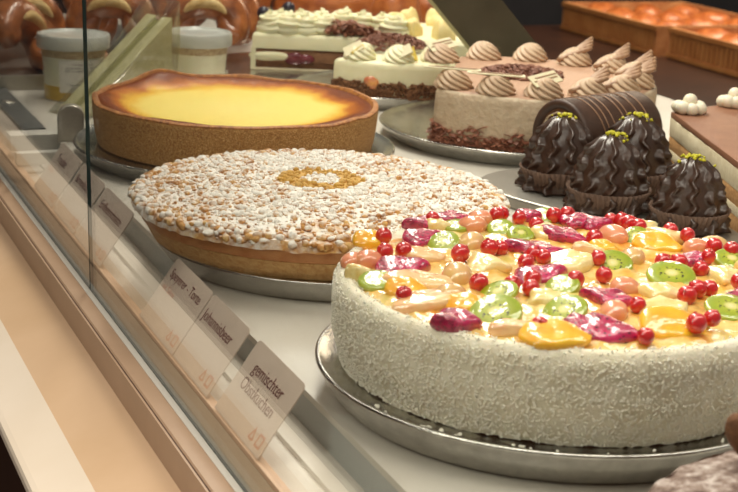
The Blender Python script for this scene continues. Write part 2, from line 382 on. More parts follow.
# ------------------------------------------------------------------ fruit cake
FC = thing('fruit_cake', 'round cake with coconut sides topped with glazed mixed fruit, nearest on the shelf', 'cake', (38.0, 62.7, 1.76))
Z = -1.76
part('sponge_base', MB().lathe([(.01, 0), (10.7, 0), (10.8, .4), (10.6, .6), (.01, .6)], 96), MA['sponge_dark'], FC)
def coat(r, z, a, i):
    k = noise.noise(Vector((math.cos(a)*r*1.6, math.sin(a)*r*1.6, z*1.6)))*.04 + noise.noise(Vector((math.cos(a)*r*.4, math.sin(a)*r*.4, z*.4)))*.05
    return (r+k, z + (noise.noise(Vector((math.cos(a)*9, math.sin(a)*9, 3)))*.14 + (R.random()-.5)*.12 if i in (0, 1) else k*.6))
part('coconut_coating', MB().lathe([(10.5, .2), (10.98, .05), (11.12, .45), (11.3, 1.1), (11.44, 1.8), (11.5, 2.5), (11.48, 3.1), (11.47, 3.7), (11.4, 4.1), (11.28, 4.36), (11.1, 4.52), (10.88, 4.56), (10.65, 4.46), (10.4, 4.2)], 300, fn=coat), MA['coconut'], FC)
mb = MB()
for i in range(14000):
    a = rrand(0, 2*PI); z = rrand(.1, 4.5); r = 11.53 if z < 3.8 else 11.53 - (z-3.8)**2*.7
    if z < 1.8: r -= (1.8-z)*.25
    if z > 4.25: r = rrand(10.7, 11.3); z = 4.58 - max(0, (r-10.9)/.4)**2*.22
    m = Matrix.Translation((r*math.cos(a), r*math.sin(a), z)) @ Matrix.Rotation(a, 4, 'Z') @ rotm(rrand(0, 6), rrand(-.6, .6), rrand(-.5, .5)).to_4x4()
    l = rrand(.05, .15); w = rrand(.016, .034); mb.box((-w, -l/2, -w), (w, l/2, w), M4=m)
o = part('coconut_flakes', mb, MA['flake'], FC, False); o['kind'] = 'stuff'
TOP = 4.68
CUR = [(-6.4,7.0),(-7.5,4.3),(-6.4,4.5),(-2.5,9.5),(-9.3,-2.0),(-4.0,3.1),(-5.1,-1.1),(1.9,10.0),(1.2,9.3),(2.4,8.9),(2.5,7.2),(4.6,9.0),(5.3,8.8),(-1.4,3.8),(-2.1,3.7),(-1.5,1.0),(-0.5,-2.0),(-0.3,2.4),(-0.2,1.6),(-3.7,-1.7),(-2.5,-1.5),(-3.2,-2.6),(7.2,7.4),(7.6,6.9),(7.8,6.5),(7.9,5.7),(9.1,4.5),(4.4,4.4),(2.3,0.6),(1.1,-1.9),(9.5,3.5),(9.4,1.0),(8.0,-0.5),(9.9,0.2),(5.6,-0.1),(6.2,-0.6),(6.6,-1.9),(6.9,-4.5),(3.4,-5.4),(4.3,-4.9),(5.2,-4.6),(-5.4,-7.4),(-1.6,-9.7),(1.2,-9.3),(2.3,-8.9),(0.3,-6.1),(6.0,-6.9),(8.8,-4.3),(6.1,-7.9),(9.8,-1.4)]
me_c = MB().ball((0, 0, 0), .45, 18, 12).lathe([(.07, .43), (.09, .49), (.05, .5)], 8).mesh('red_currant', MA['currant'])
for i, (x, y) in enumerate(CUR):
    link('red_currant', me_c, FC, (x, y, TOP+.30+rrand(-.05, .18)), (rrand(-.9, .9), rrand(-.9, .9), 0), rrand(.88, 1.12))
mb = MB().ball((0, 0, 0), (.98, .8, .66), 24, 14); me_g = mb.mesh('grape_half', MA['grape']); me_g2 = mb.mesh('grape_half', MA['grape_green'])
for (x, y, k) in [(0.4,9.7,0),(-2.2,5.5,1),(5.9,5.0,0),(8.9,1.8,0),(9.9,1.8,1),(1.5,-3.2,0),(-1.0,-6.2,0),(-5.4,0.6,1),(-7.0,-2.1,1),(-8.5,3.9,0),(4.6,1.1,1),(-9.3,4.1,2),(7.4,-5.3,0),(-0.6,8.6,0)]:
    o = link('grape_half', me_g2 if k == 1 else me_g, FC, (x, y, TOP+.12), (rrand(-.3, .3), rrand(-.3, .3), rrand(0, 6)), rrand(.85, 1.0) if k < 2 else .7)
KI = [(-9.4,0.8,0.95,20),(-3.5,6.0,0.9,60),(-1.4,8.8,0.8,10),(0.7,7.8,0.8,0),(1.2,6.5,0.8,90),(-4.7,-2.3,1.0,20),(-6.2,-4.9,1.3,-30),(-1.3,-2.2,0.9,40),(-3.0,-5.4,1.1,0),(4.9,-1.9,1.6,10),(4.6,-7.1,1.7,-20),(9.5,-0.4,1.0,0),(7.0,4.6,0.8,30),(8.1,6.4,0.7,0),(4.1,9.4,0.8,0),(3.0,0.4,1.1,0),(8.2,-5.8,1.2,0)]
mb = MB().lathe([(.01, .12), (.5, .12), (.9, .11), (.97, .05), (1.0, -.06), (.9, -.2), (.01, -.22)], 40); me_k = mb.mesh('kiwi_slice', MA['kiwi'])
for (x, y, s, d) in KI:
    link('kiwi_slice', me_k, FC, (x, y, TOP+.14), (math.radians(rrand(10, 32)), math.radians(rrand(-22, 2)), math.radians(rrand(-25, 0))), (min(1.3, s*1.0), min(1.15, s*.9), 1.1))
def chunk(w, l, h, sd, sides=4, soft=.45, n=40):
    def fn(r, z, a, i):
        b = a + .5*noise.noise(Vector((sd, 1, 1))); q = (b % (2*PI/sides)) - PI/sides; pr_ = math.cos(PI/sides)/math.cos(q)
        k = (soft + (1-soft)*pr_) * (1+.28*noise.noise(Vector((math.cos(a)*.9+sd, math.sin(a)*.9, sd))))
        zz = z + (.22*noise.noise(Vector((r*math.cos(a)*1.6, r*math.sin(a)*1.6, sd))) + .18*r*math.cos(a-sd) if z > 0 else 0)
        return (r*k, zz)
    mb = MB().lathe([(.01, .5), (.35, .5), (.62, .47), (.8, .38), (.92, .22), (1.0, 0), (1.0, -.4), (.85, -.7), (.01, -.7)], n, fn=fn)
    mb.v = [(x*w/2, y*l/2, z*h) for x, y, z in mb.v]; return mb
DR = [(-4.3,7.0,1.7,30),(-3.0,9.6,1.3,5),(-7.5,2.5,1.9,8),(-1.1,10.0,1.4,20),(-8.3,-5.3,1.5,-20),(3.1,9.6,1.1,0),(0.5,3.8,1.9,-5),(-1.6,-0.4,1.9,15),(3.3,5.6,1.5,-20),(5.6,8.1,1.6,10),(6.1,7.2,1.1,0),(-0.2,-4.3,1.5,-25),(-2.7,-8.2,2.0,-25),(6.0,-6.1,1.2,20),(7.5,-0.0,1.2,0),(-3.5,-7.5,1.3,-20),(-8.6,-5.5,1.1,10)]
med = [chunk(2.3, 1.5, .75, k*3.1+1, 3+k % 2, .4).mesh('dragon_fruit_piece', MA['dragon']) for k in range(5)]
for i, (x, y, s, d) in enumerate(DR):
    link('dragon_fruit_piece', med[i % 5], FC, (x, y, TOP+.2), (rrand(-.1, .25), rrand(-.15, .15), math.radians(d-22)), (s*.82, s*.78, .85))
PN = [(-3.3,2.0,1.9,-20,1.2),(2.6,6.3,1.5,10,1.0),(0.8,1.3,2.1,0,1.1),(8.4,6.0,1.3,30,1.2),(8.8,4.4,1.7,-10,0.9),(7.5,-2.7,1.7,15,1.3),(2.8,-4.2,1.7,0,1.0),(1.2,-6.6,1.8,20,1.1),(-5.6,4.2,1.5,0,0.9),(-7.4,0.4,2.2,10,1.0),(-8.4,-2.4,2.1,25,1.0),(-2.5,9.1,1.2,0,0.8),(-6.1,-6.9,1.6,5,0.8),(-3.2,-3.8,1.5,-10,0.8),(-9.7,2.2,1.0,0,0.8),(3.3,2.9,1.3,15,0.9),(9.8,-1.8,1.4,0,1.0)]
mep = [chunk(2.2, 1.7, .8, 20+k*2.3, 3+k % 3, .1).mesh('pineapple_chunk', MA['pine']) for k in range(5)]
mem = chunk(2.3, 1.5, .7, 41, 4, .6).mesh('peach_piece', MA['melon'])
for i, (x, y, s, d, w) in enumerate(PN):
    pe = i in (9, 10, 8, 12, 15)
    link('peach_piece' if pe else 'pineapple_chunk', mem if pe else mep[i % 5], FC, (x, y, TOP+.16), (rrand(-.15, .3), rrand(-.2, .2), math.radians(d-22)), (s*.74, s*.66*w, .8))
mew = chunk(2.5, 1.7, .7, 77, 3, .8).mesh('mango_slice', MA['mango'])
for (x, y, s, d) in [(-7.0,7.3,1.2,20),(-5.2,-8.2,1.9,0),(0.6,-8.5,2.0,15),(7.3,3.1,1.6,-15),(-8.6,-0.7,1.3,10),(-7.0,-3.5,1.2,0),(4.0,3.0,1.0,0)]:
    link('mango_slice', mew, FC, (x, y, TOP+.18), (rrand(.1, .35), rrand(-.1, .1), math.radians(d-22)), (s*.72, s*.7, .85))
for o in FC.children:
    if o.name.split('.')[0] in ('red_currant', 'grape_half', 'kiwi_slice', 'dragon_fruit_piece', 'pineapple_chunk', 'peach_piece', 'mango_slice'): o.location.x *= 1.045; o.location.y *= 1.045
BUMPS = [(o.location.x/S, o.location.y/S, max(o.dimensions.x, .9*S)/S*.5) for o in bpy.data.objects if o.parent is FC and o.name.split('.')[0] in ('red_currant', 'grape_half', 'kiwi_slice', 'dragon_fruit_piece', 'pineapple_chunk', 'peach_piece', 'mango_slice')]
mb = MB(); rows = []
for i in range(61):
    r = 10.8*(i/60)**.9 + .01; row = []
    for j in range(240):
        a = 2*PI*j/240; x, y = r*math.cos(a), r*math.sin(a)
        z = 4.52 - .12*(r/10.4)**2 + .1*noise.noise(Vector((x*.9, y*.9, 2))) + .08*noise.noise(Vector((x*2.4, y*2.4, 5)))
        lift = 0
        for bx, by, br in BUMPS:
            d = (x-bx)**2+(y-by)**2; q = (br+.22)**2
            if d < q*2.2: lift = max(lift, .2*min(1, math.exp(-(d/q)**2*1.3)*1.5))
        z += lift
        if i > 56: z -= .06*(i-56)
        row.append((x, y, z))
    rows.append(row)
part('fruit_glaze', mb.grid(rows), MA['glaze'], FC)
mb = MB()
for k in range(26):
    a = rrand(-2.9, -1.2); r = rrand(11.55, 11.9); mb.ball((r*math.cos(a), r*math.sin(a), .06), (rrand(.05, .14), rrand(.05, .12), .06), 6, 4, nz=.3)
o = part('fallen_crumbs', mb, MA['flake'], FC); o['kind'] = 'stuff'

# ------------------------------------------------------------------ streusel tart
ST = thing('streusel_tart', 'round streusel tart dusted white with icing sugar and a golden ring in the middle', 'tart', (35.5, 89.9, 1.41))
wob = lambda amp, fr, sd: (lambda r, z, a, i: (r*(1+amp*noise.noise(Vector((math.cos(a)*fr, math.sin(a)*fr, sd+z*.6)))), z))
part('crust', MB().lathe([(.01, 0), (10.9, 0), (11.1, .15), (11.4, .75), (11.7, 1.25), (11.6, 1.3), (.01, 1.3)], 160, fn=wob(.006, 5, 1)), MA['crust'], ST)
part('baked_layer', MB().lathe([(.01, 1.25), (11.55, 1.25), (11.75, 1.3), (12.0, 1.9), (12.15, 2.35), (12.0, 2.6), (.01, 2.6)], 160, fn=wob(.006, 5, 4)), MA['crustfill'], ST)
def stz(r): return 3.6 - 1.0*(r/12.3)**4
mb = MB(); rows = []
for i in range(60):
    r = 12.35*(i/59)+.01; row = []
    for j in range(220):
        a = 2*PI*j/220; x, y = r*math.cos(a), r*math.sin(a); k = noise.noise(Vector((x*1.5, y*1.5, 0)))*.13 + noise.noise(Vector((x*3.5, y*3.5, 7)))*.08
        row.append((x, y, stz(r)+k - (.5 if i == 59 else 0)))
    rows.append(row)
o = part('streusel_bed', mb.grid(rows), MA['streusel'], ST)
mb = MB()
for i in range(7000):
    rr = 12.35*math.sqrt(R.random()); a = rrand(0, 2*PI)
    s = rrand(.06, .12) if R.random() < .8 else rrand(.12, .23)
    if rr > 11.6: s = rrand(.1, .3)
    x, y = rr*math.cos(a), rr*math.sin(a); z = stz(rr)+s*.4 - (rrand(0, .35) if rr > 12.0 else 0)
    mb.ball((x, y, z), (s*rrand(.8, 1.3), s*rrand(.8, 1.2), s*rrand(.7, 1.0)), 10, 7, nz=.25, nsc=4.0)
o = part('streusel_crumbs', mb, MA['streusel'], ST); o['kind'] = 'stuff'

# ------------------------------------------------------------------ baked cheesecake
CK = thing('baked_cheesecake', 'deep baked cheesecake with brown grainy crust and glossy yellow top', 'cheesecake', (38.9, 118.4, 1.31))
def rimfn(r, z, a, i):
    k = noise.noise(Vector((math.cos(a)*2.5, math.sin(a)*2.5, 3)))*.22 + noise.noise(Vector((math.cos(a)*8, math.sin(a)*8, 9)))*.08
    b = math.exp(-((math.atan2(math.sin(a-1.9), math.cos(a-1.9)))/.22)**2)*.7 + math.exp(-((math.atan2(math.sin(a-2.9), math.cos(a-2.9)))/.16)**2)*.35
    t = max(0, min(1, (z-2.4)/1.2)); return (r, z+(k+b)*t)
part('crust', MB().lathe([(.01, 0), (11.2, 0), (11.45, .12), (11.6, .8), (11.72, 1.6), (11.82, 2.4), (11.88, 3.2), (11.88, 3.5), (11.8, 3.62)], 200, fn=rimfn), MA['tartcrust'], CK)
part('crust_rim', MB().lathe([(11.88, 3.45), (11.86, 3.64), (11.7, 3.74), (11.45, 3.72), (11.3, 3.55), (11.15, 3.2)], 200, fn=rimfn), MA['tartrim'], CK)
def cufn(r, z, a, i):
    t = max(0, (r-8.5)/3.0); k = noise.noise(Vector((math.cos(a)*2.2, math.sin(a)*2.2, 5)))
    b = math.exp(-((math.atan2(math.sin(a-1.9), math.cos(a-1.9)))/.22)**2)*.75 + math.exp(-((math.atan2(math.sin(a-2.9), math.cos(a-2.9)))/.16)**2)*.4
    return (r, z + (k*.25+b)*t + .03*noise.noise(Vector((r*math.cos(a), r*math.sin(a), 1))))
part('custard_filling', MB().lathe([(.01, 3.0), (2, 3.0), (4, 3.0), (6, 3.0), (7.5, 3.02), (8.5, 3.06), (9.3, 3.16), (10.0, 3.35), (10.6, 3.52), (11.1, 3.6), (11.4, 3.5), (11.5, 3.2)], 200, fn=cufn), MA['custard'], CK)
mb = MB()
for (x, y) in ((-4.2, -12.0), (-3.4, -12.35)): mb.ball((x, y, .25), (.3, .22, .16), 8, 6, nz=.4)
o = part('fallen_crumbs', mb, MA['crust'], CK); o['kind'] = 'stuff'

# ------------------------------------------------------------------ cream cakes: shared pieces
def rosette(rad, h, lobes=5, twist=9.0, amp=.3, turns=2.1):
    mb = MB(); n = 30; N = 80; rows = []
    for i in range(N+1):
        t = i/N; th = 2*PI*turns*t; pr_ = rad*.56*(1-t)**.8; tr_ = (rad*.46*(1-.62*t))*(.35+.65*min(1, t*8))
        if t > .93: tr_ *= max(.05, (1-t)/.07)
        c = Vector((pr_*math.cos(th), pr_*math.sin(th), tr_*.75 + (h-tr_)*t**1.2)); d = Vector((math.cos(th), math.sin(th), 0)); row = []
        for k in range(n):
            a = 2*PI*k/n; r = tr_*(1+amp*math.cos(lobes*a + twist*t*2)); row.append(c + d*(r*math.cos(a)) + Vector((0, 0, r*.95*math.sin(a))))
        rows.append(row)
    mb.grid(rows, True, 0, True, True); return mb.lathe([(.01, 0), (rad*.8, 0), (rad*.82, rad*.3), (rad*.4, h*.55), (.01, h*.6)], 32)
def star_swirl(rad, h, lobes=9, twist=2.4, n=108, rows=26, amp=.11):
    mb = MB(); rr = []
    for i in range(rows+1):
        t = i/rows; prof = math.sqrt(max(0, 1-t**1.5))*(.9+.1*min(1, t*6)) if t < 1 else 0; row = []
        for j in range(n):
            a = 2*PI*j/n; k = abs(math.sin(.5*lobes*(a + twist*t)))**.7; r = rad*prof*(1-amp*1.4+amp*2.2*k) + .004
            row.append((r*math.cos(a)+.25*rad*t*t, r*math.sin(a), h*t))
        rr.append(row)
    return mb.grid(rr, True, 0, True, True)
def cut_outline(rad, d, ang, n=110):
    # circle with one straight cut at distance d from the centre, the cut facing direction ang
    h = math.acos(d/rad); pts = [(rad*math.cos(a), rad*math.sin(a)) for a in [ang+h+(2*PI-2*h)*k/n for k in range(n+1)]]
    p0, p1 = Vector(pts[-1]), Vector(pts[0]); m = 24
    return pts + [tuple(p0.lerp(p1, k/m)) for k in range(1, m)]
def loft(outline, prof, nz=.06, fr=1.1, cap=True):
    # outline scaled about its centroid; prof is a list of (inset, z)
    c = Vector((sum(p[0] for p in outline)/len(outline), sum(p[1] for p in outline)/len(outline))); rows = []
    for ins, z in prof:
        row = []
        for p in outline:
            v = Vector(p)-c; l = v.length; v = v*((l-ins)/l) + c; k = nz*noise.noise(Vector((v.x*fr, v.y*fr, z*fr*1.2)))
            w = (v-c); v = v + w*(k/w.length) if w.length > .01 else v; row.append((v.x, v.y, z + k*.4))
        rows.append(row)
    return MB().grid(rows, True, 0, True, cap)
def flakes(n, sampler, l=(.4, 1.1), w=(.12, .3), th=.05, up=1.0):
    mb = MB()
    for _ in range(n):
        p, az = sampler(); m = Matrix.Translation(p) @ Matrix.Rotation(az, 4, 'Z') @ rotm(rrand(-up, up), rrand(-up, up), rrand(-.8, .8)).to_4x4()
        L = rrand(*l)/2; Wd = rrand(*w)/2; cv = rrand(.02, .18); rows = []
        for q in range(4):
            t = -1+2*q/3; z = cv*(1-t*t); rows.append([m @ Vector((-Wd, L*t, z)), m @ Vector((Wd, L*t, z)), m @ Vector((Wd, L*t, z+th)), m @ Vector((-Wd, L*t, z+th))])
        mb.grid(rows, True, 0, True, True)
    return mb

# ------------------------------------------------------------------ mocha cream cake
MC = thing('mocha_cream_cake', 'cut mocha cream cake with piped rosettes and chocolate shavings round its foot', 'cake', (67.2, 120.6, 1.26))
ANG = math.radians(148)
out = cut_outline(12.1, 7.0, ANG)
part('cream_body', loft(out, [(.35, 0), (.12, .3), (.02, 1), (0, 2), (0, 3), (.03, 3.9), (.08, 4.3), (.22, 4.55), (.45, 4.6)], .12, .9, False), MA['mocha'], MC, angle=75)
part('cream_top', loft(out, [(.3, 4.4), (.4, 4.6), (1.5, 4.64), (5, 4.66)], .05, .8), MA['mochatop'], MC, angle=75)
def samp():
    q = out[R.randrange(len(out))]; a = math.atan2(q[1], q[0]); z = rrand(.02, 1)**1.6*(1.5+.7*noise.noise(Vector((q[0]*.5, q[1]*.5, 0)))); r = Vector(q).length + rrand(-.02, .16)
    return Vector((r*math.cos(a), r*math.sin(a), max(.12, z))), a
fl = flakes(1700, samp, (.35, 1.2), (.12, .34), .06, .8); o = part('chocolate_shavings', fl, MA['chocflake'], MC, False); o['kind'] = 'stuff'
def samp2():
    r = 3.9*math.sqrt(R.random()); a = rrand(0, 2*PI); return Vector((r*math.cos(a)+.3, r*math.sin(a)+.9, 4.66+rrand(.1, .6)*(1.1-(r/4)**2))), a
o = part('centre_shavings', flakes(900, samp2, (.25, .7), (.1, .25), .06, .5), MA['chocdisc'], MC, False); o['kind'] = 'stuff'
mer = star_swirl(1.7, 1.75).mesh('mocha_rosette', MA['mocharos'])
mest = MB().box((-2.6, -.42, -.05), (2.6, .42, .05)).box((-2.2, -.1, .05), (2.2, -.02, .09), 1).box((-1.6, .12, .05), (2.4, .2, .09), 1)
mest = mest.mesh('chocolate_strip', [MA['whitechoc'], MA['chocline']], False)
mefan = MB()
for k in range(4):
    m4 = Matrix.Translation((-.3+.28*k, -.75+.5*k, .1*k)) @ rotm(0, -.42-.06*k, .12*k).to_4x4(); pts = [m4 @ Vector((-2.0+4.0*q/8, 0, 0)) for q in range(9)]
    mefan.tube(pts, [.2+.1*math.sin(PI*q/8) for q in range(9)], 10)
mefan = mefan.mesh('chocolate_stick', MA['stickchoc'])
for deg, kind in ((205, 1), (228, 1), (251, 2), (274, 3), (297, 3), (320, 3), (343, 3), (8, 3), (33, 3), (58, 0), (84, 0), (112, 2)):
    a = math.radians(deg); r = 10.2; p = (r*math.cos(a), r*math.sin(a), 4.55)
    ro = link('mocha_rosette', mer, MC, p, (0, 0, a), 1.0)
    if kind == 1: link('chocolate_strip', mest, ro, (.3, 0, 1.75), (.05, .03, math.radians(-25)-a), (.95, 1, 1))
    if kind == 2: link('chocolate_strip', mest, ro, (.2, 0, 1.6), (.5, -.15, math.radians(10)-a), (.55, 1.7, 1))
    if kind == 3: link('chocolate_sticks', mefan, ro, (.1, 0, 1.25), (.1, .05, math.radians(-14)-a), .9)

# ------------------------------------------------------------------ tray with chocolate roll and fluted cakes
trp = smooth_poly([(53.4, 101.5), (53.9, 97), (56.5, 91), (58.6, 83.6), (62, 82.0), (65.0, 82.6), (66, 88), (68.2, 96), (71.9, 103.6), (72, 107), (64, 107.3), (55.5, 105.5)], 2)
o = part('serving_board', MB().prism(trp, 0, .95), MA['trayboard'], None, False); o.location = (0, 0, 0)
tag(bevel(o, .2), 'flat grey serving board under the chocolate roll and fluted cakes', 'serving board')
RL = thing('chocolate_roll', 'chocolate-coated sponge roll drizzled with milk chocolate lines', 'cake roll', (61.6, 103.2, .95))
RL.rotation_euler = (0, 0, math.atan2(.28, .96))
def rollrow(x, r, n=64): return [(x, r*math.cos(2*PI*k/n), 3.1+r*math.sin(2*PI*k/n)*(1 if math.sin(2*PI*k/n) > -.9 else .97)) for k in range(n)]
L0 = -.6; L1 = 8.6
part('chocolate_coat', MB().grid([rollrow(L0+.25, 2.3), rollrow(L0, 2.5), rollrow(L0-.05, 2.8), rollrow(L0+.05, 3.02), rollrow(L0+.3, 3.1), rollrow(4, 3.1), rollrow(L1-.3, 3.1), rollrow(L1, 2.95), rollrow(L1, .02)], True), MA['rollchoc'], RL, angle=70)
part('sponge_end', MB().grid([rollrow(L0+.3, 2.4), rollrow(L0+.12, 2.2), rollrow(L0+.05, 1.4), rollrow(L0+.05, .02)], True), MA['sponge_dark'], RL)
pts = [(L0+.02, (.25+.27*k/8)*math.cos(k*.5), 3.1+(.25+.27*k/8)*math.sin(k*.5)) for k in range(56)]
part('cream_swirl', MB().tube(pts, .08, 8), MA['mocha'], RL)
for k in range(7):
    x0 = .9+k*1.0 + rrand(-.35, .35); sl = rrand(.1, .55)
    pts = [(max(.2, min(L1-.4, x0+sl*(t-.5)*2+.12*math.sin(t*7))), 3.12*math.cos(PI*(.02+.96*t)), 3.1+3.12*math.sin(PI*(.02+.96*t))) for t in [q/24 for q in range(25)]]
    part('drizzle_line', MB().tube(pts, .06, 6), MA['chocline'], RL)

def fluted(n=144, rows=60, h=5.65, r0=2.95):
    mb = MB(); rr = []
    for i in range(rows+1):
        t = i/rows; z = h*t; prof = r0*(1-.37*t)*max(0, 1-t**6)**.55 if t < .998 else .03; row = []
        for j in range(n):
            a = 2*PI*j/n; ph = a*10 + .75*math.sin(z*5.0); k = (.5+.5*math.cos(ph))**4
            k = 1+(-.07+.23*k)*min(1, (1-t)*5+.1) + .035*k*math.sin(z*7.2+.6)
            row.append((prof*k*math.cos(a), prof*k*math.sin(a), z))
        rr.append(row)
    return mb.grid(rr, True, 0, True, True)
me_fl = fluted().mesh('chocolate_dome', MA['choc'])
def pcup():
    mb = MB(); rows = []
    for (r, z, am) in ((.02, .02, 0), (2.35, .02, .02), (2.5, .1, .05), (2.75, .9, .07), (3.15, 1.75, .09), (3.1, 1.75, .09), (2.7, .95, .07), (2.45, .16, .05), (.02, .1, 0)):
        rows.append([((r+am*math.cos(44*a))*math.cos(a), (r+am*math.cos(44*a))*math.sin(a), z+.1*noise.noise(Vector((math.cos(a)*2, math.sin(a)*2, z)))) for a in [2*PI*j/264 for j in range(264)]])
    return mb.grid(rows, True)
me_pc = pcup().mesh('paper_cup', MA['cup_paper'])
for i, (x, y, lab, s) in enumerate(((59.0, 99.0, 'fluted dark chocolate cake in paper cup, leftmost, beside the mocha cake', 1.0), (59.3, 92.4, 'fluted dark chocolate cake in paper cup, middle one at the front', .98),
                              (64.7, 97.6, 'fluted dark chocolate cake in paper cup, behind the others against the chocolate roll', 1.02), (62.2, 86.2, 'fluted dark chocolate cake in paper cup, rightmost, before the tan layer slice', .9))):
    d = thing('fluted_chocolate_cake', lab, 'cake', (x, y, .95), rrand(0, 6), 'fluted chocolate cakes in paper cups')
    link('chocolate_dome', me_fl, d, (0, 0, .14), (0, 0, 0), s); link('paper_cup', me_pc, d, (0, 0, 0), (0, 0, 0), s)
    mb = MB()
    for k in range(34):
        rr = abs(R.gauss(0, .55)); a = rrand(0, 6.3); z = s*5.65+.22-.14*rr*rr*(1 if rr < 1 else 2.2); q = rrand(.07, .17)
        mb.ball((rr*math.cos(a), rr*math.sin(a), z), (q, q*rrand(.7, 1.2), q*.8), 6, 5, nz=.5, nsc=4)
    o = part('pistachio_bits', mb, MA['pistachio'], d); o['kind'] = 'stuff'

# ------------------------------------------------------------------ tan layer slice on the right
LS = thing('layer_cake', 'layered cake piece with smooth tan top and white cream dollops, right edge', 'cake', (72.6, 104.6, 0))
u = Vector((-6.5, -18.4)).normalized(); v = Vector((5.0, 1.6)).normalized()
quad = [(0, 0), tuple(u*26), tuple(u*26+v*17), tuple(v*17)]
def layer(nm, z0, z1, mat, ins=0, nz=.04):
    q = [Vector(p) for p in quad]; n = 30; ol = []
    for i in range(4):
        for k in range(n): ol.append(tuple(q[i].lerp(q[(i+1) % 4], k/n)))
    part(nm, loft(ol, [(ins+.03, z0), (ins, z0+.05), (ins, z1-.05), (ins+.03, z1)], nz, 1.6), mat, LS, angle=60)
layer('cake_card', 0, .3, MA['trayboard'], -.2, 0)
layer('sponge_layer', .3, 1.7, MA['biscuit'], .05, .14); layer('cream_layer', 1.7, 2.4, MA['creamlayer'], 0, .16)
layer('sponge_layer', 2.4, 3.5, MA['biscuit'], .05, .14); layer('cream_layer', 3.5, 5.0, MA['creamlayer'], 0, .16)
layer('tan_top', 5.0, 5.5, MA['tancream'], .0, .03)
def dollops(c):
    mb = MB()
    for k in range(8):
        a = 2*PI*k/7; r = .95 if k < 7 else 0; mb.ball((c[0]+r*math.cos(a), c[1]+.8*r*math.sin(a), 5.95+(.55 if k == 7 else 0)+rrand(-.05, .1)), (.62, .6, .55), 14, 10, nz=.1, nsc=1)
    return mb
for s, t_ in ((1.6, 1.9), (7.2, 1.9), (13, 2)):
    p = v*s*1.1+u*(t_*.75); part('cream_dollop', dollops(p), MA['dollop'], LS)

# ------------------------------------------------------------------ pale cream cake with lemon rosettes
PC = thing('lemon_cream_cake', 'pale cream cake piece with crumb foot, lemon rosettes and chocolate disc, behind the cheesecake', 'cake', (65.0, 145.4, 1.2))
dirv = math.atan2(-9.9, -4.6); hw = math.radians(38)
arc = [(11.0*math.cos(a), 11.0*math.sin(a)) for a in [dirv-.54+(.54+hw)*k/50 for k in range(51)]]
m = 22; ol = arc + [tuple(Vector(arc[-1]).lerp(Vector((2.8*math.cos(dirv+PI), 2.8*math.sin(dirv+PI))), k/m)) for k in range(1, m)] + [tuple(Vector((2.8*math.cos(dirv+PI), 2.8*math.sin(dirv+PI))).lerp(Vector(arc[0]), k/m)) for k in range(0, m)]
part('cream_body', loft(ol, [(.2, 0), (.03, .2), (0, 1.5), (0, 2.9), (.05, 3.3), (.3, 3.55), (1.2, 3.6), (4, 3.62)], .05, .8), MA['cream'], PC, angle=75)
def samp3():
    k = R.randrange(len(arc)); q = Vector(arc[k]); a = math.atan2(q.y, q.x); r = 11.02+rrand(-.05, .14); z = rrand(.05, 1.6+.4*noise.noise(Vector((q.x*.9, q.y*.9, 2)))); return Vector((r*math.cos(a), r*math.sin(a), z)), a
mb = MB()
for _ in range(1100):
    p, a = samp3(); mb.ball(p, (rrand(.1, .24), rrand(.1, .24), rrand(.08, .2)), 6, 5, nz=.5, nsc=3)
o = part('crumb_foot', mb, MA['crumbband'], PC); o['kind'] = 'stuff'
def samp4():
    r = 4.0*math.sqrt(R.random()); a = rrand(0, 2*PI); return Vector((r*math.cos(a)-.6, r*math.sin(a)-1.2, 3.6+rrand(.9, 1.6)*(1-(r/4.6)**2))), a
o = part('chocolate_disc', flakes(1000, samp4, (.25, .6), (.1, .25), .06, .5), MA['chocdisc'], PC, False); o['kind'] = 'stuff'
mec = star_swirl(1.65, 1.7, 8).mesh('cream_rosette', MA['cream'])
for k, dg in enumerate((-20, 5, 30)):
    a = dirv + math.radians(dg); ro = link('cream_rosette', mec, PC, (9.2*math.cos(a), 9.2*math.sin(a), 3.5), (0, 0, k*1.3), 1.0)
    if k < 2:
        part('lemon_piece', MB().prism([(-.9, 0), (.9, 0), (0, 1.3)], -.14, .14), MA['lemon'], ro, False, loc=(-.5, -1.0, .5), rot=(1.1, .3, -.4-k*1.3))
    part('white_chocolate_square', MB().box((-1.0, -.75, -.09), (1.0, .75, .09)), MA['whitechoc'], ro, False, loc=((-.8, -.2, 1.1) if k < 2 else (.2, -.5, 1.25)), rot=(.5, -.5, -.4-k*1.3))
mb = MB().ball((0, 0, 0), (.85, .35, .6), 16, 10, nz=.25, nsc=1.5); a = dirv-math.radians(9)
part('fruit_piece', mb, M('pink_fruit', (206, 110, 84), (222, 160, 84), 1.2, .3, coat=.5), PC, loc=(11.0*math.cos(a), 11.0*math.sin(a), 1.55), rot=(0, .3, a+PI/2))

# ------------------------------------------------------------------ cherry cream cake, cut side to the camera
bp_ = smooth_poly([(47.5, 159.0), (49, 152.5), (54, 150.6), (60, 154.2), (73, 151.5), (74.5, 160), (62, 172), (51, 169)], 2)
o = part('cake_plate', MB().prism(bp_, 0, .5), MA['plate'], None, False); tag(bevel(o, .15), 'flat silver plate under the cut cherry cream cake at the back', 'cake plate')
BC = thing('cherry_cream_cake', 'half cream cake cut open to show dark layers and cherries, at the back', 'cake', (53.8, 158.4, .5), math.atan2(-.387, .921))
W_ = 17.5
def dshape(w, d, n=30):
    return [(w*k/12, 0) for k in range(12)] + [(w/2+w/2*math.cos(a), d*math.sin(a)) for a in [PI*k/n for k in range(n)]]
def bl(nm, z0, z1, mat, ins, nz=.05): part(nm, loft(dshape(W_, 9.5), [(ins+.05, z0), (ins, z0+.06), (ins, z1-.06), (ins+.05, z1)], nz, 1.2), mat, BC, angle=60)
